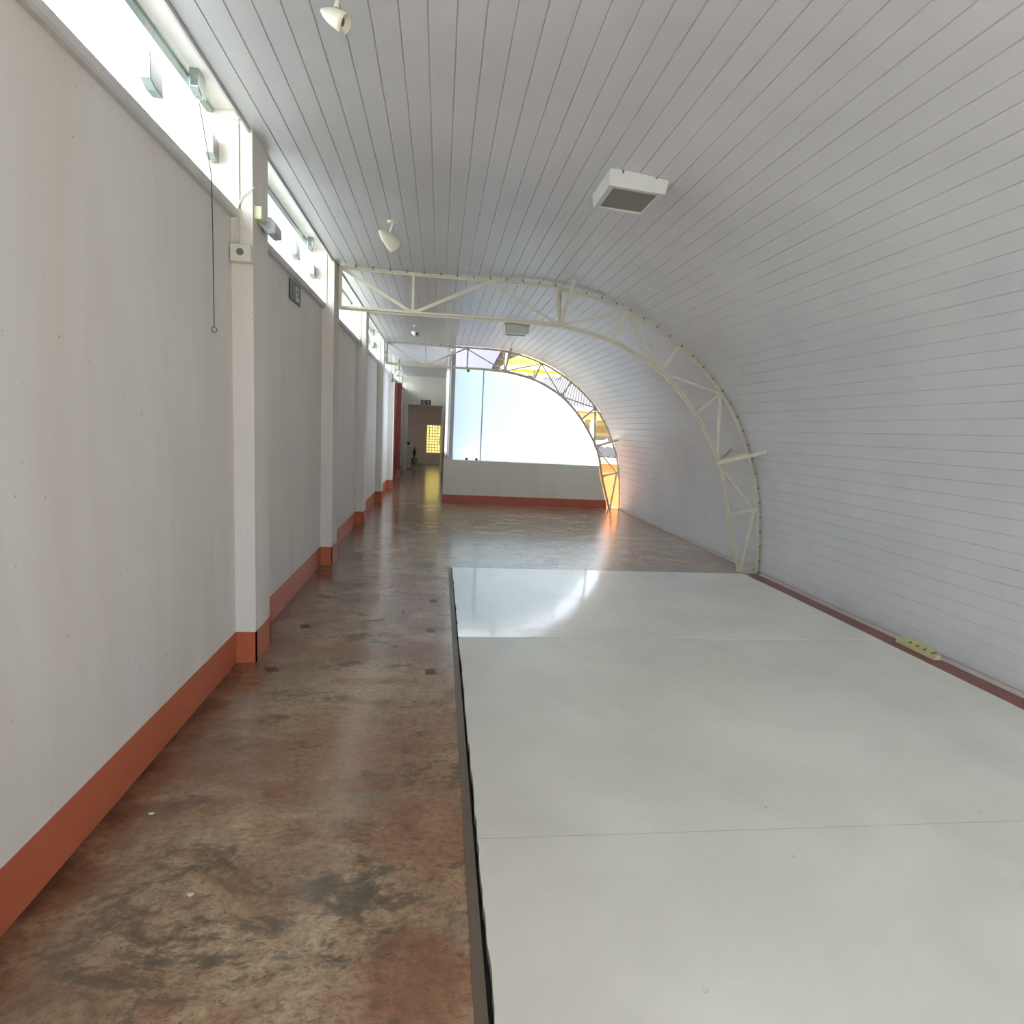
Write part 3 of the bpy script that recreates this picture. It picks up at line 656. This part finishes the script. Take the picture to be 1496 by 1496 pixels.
# ------------------------------------------------------------------ outside
struct(MB().box((-40, -40, -3.2), (60, 80, -3.0)), 'ground', simple('outdoor_ground', (150, 144, 132), .9))
tag(MB().box((-2.6, -3, -3), (-2.3, 26, 4.6)).obj('boundary_wall', simple('sunlit_white_wall', (236, 238, 240), .9, var=.1, scale=1.2)), 'tall white outside wall seen through the clerestory windows', 'wall', kind='structure')
ow = empty('parapet_wall', (4.5, 13.6, -3), 'orange outside wall with a pale pink top beyond the far truss', 'wall')
MB().box((2.6, 13.55, -3), (7.5, 13.75, .83)).obj('wall_face', simple('orange_paint', (230, 140, 76), .8, var=.05), ow)
MB().box((2.6, 13.52, .83), (7.5, 13.78, .96)).obj('coping', simple('pale_pink_paint', (232, 190, 160), .8), ow)
# corrugated low roof
def corrugated(name, a, b, c, d, mat, par=None, n=60, amp=.03, waves=30):
    a, b, c, d = map(Vector, (a, b, c, d)); nr = (b-a).cross(d-a).normalized(); vs = []
    for i in range(n*2+1):
        t_ = i/(n*2); o = nr*amp*math.sin(t_*waves*2*PI); vs += [a.lerp(b, t_)+o, d.lerp(c, t_)+o, a.lerp(b, t_)+o-nr*.05, d.lerp(c, t_)+o-nr*.05]
    fs = []
    for i in range(n*2):
        p = i*4; fs += [(p, p+4, p+5, p+1), (p+2, p+3, p+7, p+6), (p, p+2, p+6, p+4), (p+1, p+5, p+7, p+3)]
    return MB().add(vs, fs).obj(name, mat, par)
GREYTILE = simple('grey_fibre_roof', (82, 80, 82), .8, var=.16, scale=3)
BROWNTILE = simple('weathered_tile', (98, 86, 74), .85, var=.2, scale=5)
lr = empty('low_shed', (5, 16, -3), 'low shed with a grey corrugated roof behind the orange wall', 'shed')
corrugated('roof', (3, 15, .93), (9, 15, .93), (9, 18, 1.12), (3, 18, 1.12), GREYTILE, lr)
MB().box((3.1, 15.1, -3), (8.9, 17.9, .90)).obj('wall', BROWNTILE, lr)
# cream house with a veranda and a broad grey tiled roof
hs = empty('house', (9, 25, -3), 'cream house with white veranda columns and grey tiled roof seen between the truss chords', 'house')
CW = simple('cream_house', (236, 220, 168), .8); WW = simple('white_house', (236, 234, 226), .7); TAN = simple('tan_band', (196, 172, 120), .8)
MB().box((4.4, 25.4, -3), (16, 31, 2.5)).obj('wall', CW, hs)
corrugated('roof', (3.2, 23.4, 2.52), (16.5, 23.4, 2.52), (14.5, 28, 4.5), (5.0, 28, 4.5), GREYTILE, hs, 330, .012, 110)
MB().box((3.2, 23.4, 2.34), (16.5, 23.55, 2.52)).obj('fascia', WW, hs)
MB().box((3.4, 23.6, 2.02), (16.3, 25.4, 2.32)).obj('soffit', TAN, hs)
MB().box((4.4, 25.3, 1.55), (16, 25.38, 1.8)).obj('band', TAN, hs)
for x in (5.55, 6.0, 8.0, 10.2): MB().box((x-.1, 23.6, -3), (x+.1, 23.8, 2.02)).obj('column', WW, hs)
for x in (5.0, 6.5, 8.4): MB().box((x, 25.34, .4), (x+.9, 25.42, 1.4)).obj('window', simple('dark_window', (150, 152, 150), .3) if 'dark_window' not in bpy.data.materials else bpy.data.materials['dark_window'], hs)
MB().box((4.4, 22.9, .95), (16, 23.2, 1.25)).obj('balustrade', WW, hs)
MB().box((4.4, 23.2, .6), (16, 25.4, .7)).obj('veranda_floor', TAN, hs)
# lavender gable wall with a brown tiled roof
gh = empty('gabled_house', (0, 19, -3), 'pale lavender gable wall with brown tiles seen above the frosted glass', 'house')
LAV = simple('lavender_wall', (116, 118, 142), .85, var=.02)
MB().prism([(.28, 0, -3), (1.42, 0, -3), (1.42, 0, 3.15), (2.05, 0, 4.4), (.28, 0, 4.4)], (0, 19.0, 0), (0, .2, 0)).obj('wall', LAV, gh)
MB().prism([(1.40, 0, 3.0), (2.9, 0, 3.0), (3.2, 0, 4.0), (2.05, 0, 4.6)], (0, 19.25, 0), (0, .3, 0)).obj('tiled_slope', BROWNTILE, gh)
for j in range(7):
    MB().prism([(1.42+j*.1, 0, 3.05+j*.19), (2.9+j*.03, 0, 3.02+j*.15), (2.9+j*.03, 0, 3.07+j*.15), (1.4+j*.1, 0, 3.10+j*.19)], (0, 19.22, 0), (0, .05, 0)).obj('tile_course', GREYTILE, gh)
# yellow parasol
ps = empty('yellow_parasol', (2.55, 17, -3), 'yellow parasol with a white valance seen between the chords of the far truss', 'parasol')
YEL = simple('yellow_canvas', (255, 226, 60), .8, var=.02)
n = 16; mb = MB(); c = Vector((2.55, 17, 3.68)); vs = [c]
for r_, z in ((.35, -.10), (.75, -.30), (.95, -.50)):
    for i in range(n): a = i*2*PI/n; vs.append(c+Vector((math.cos(a)*r_, math.sin(a)*r_, z)))
fs = [(0, 1+i, 1+(i+1) % n) for i in range(n)]
for q_ in range(2): fs += [(1+q_*n+i, 1+(q_+1)*n+i, 1+(q_+1)*n+(i+1) % n, 1+q_*n+(i+1) % n) for i in range(n)]
mb.add(vs, fs); o = mb.obj('canopy', YEL, ps); md = o.modifiers.new('solid', 'SOLIDIFY'); md.thickness = .01
mb = MB(); vs = []
for i in range(n*2):
    a = i*PI/n; d_ = Vector((math.cos(a)*.955, math.sin(a)*.955, 0)); vs += [c+d_+Vector((0, 0, -.49)), c+d_*1.01+Vector((0, 0, -.62 if i % 2 else -.58))]
m2 = n*2; mb.add(vs, [(2*i, 2*i+1, 2*((i+1) % m2)+1, 2*((i+1) % m2)) for i in range(m2)]); o = mb.obj('valance', WW, ps); md = o.modifiers.new('solid', 'SOLIDIFY'); md.thickness = .008
MB().tube([(2.55, 17, -3), (2.55, 17, 3.66)], .03, 10).obj('pole', GREYALU, ps)
# aerials on the roof behind
an = empty('roof_aerial', (5.0, 26.2, 3.6), 'thin aerial with slanting rods above the grey tiled roof', 'aerial')
MB().tube([(5.0, 26.2, 3.0), (5.2, 26.2, 4.9)], .025, 6).obj('mast', DARKSTEEL, an)
MB().tube([(4.7, 26.2, 3.5), (5.6, 26.2, 4.3)], .015, 6).obj('rod', DARKSTEEL, an); MB().tube([(4.6, 26.2, 4.0), (5.5, 26.2, 3.8)], .015, 6).obj('rod', DARKSTEEL, an)
# yellow neighbour wall behind the glass blocks
struct(MB().box((-4, 27.5, -3), (2.2, 27.7, 3.2)), 'wall_outside', simple('yellow_wall', (255, 234, 150), .8, var=.03))
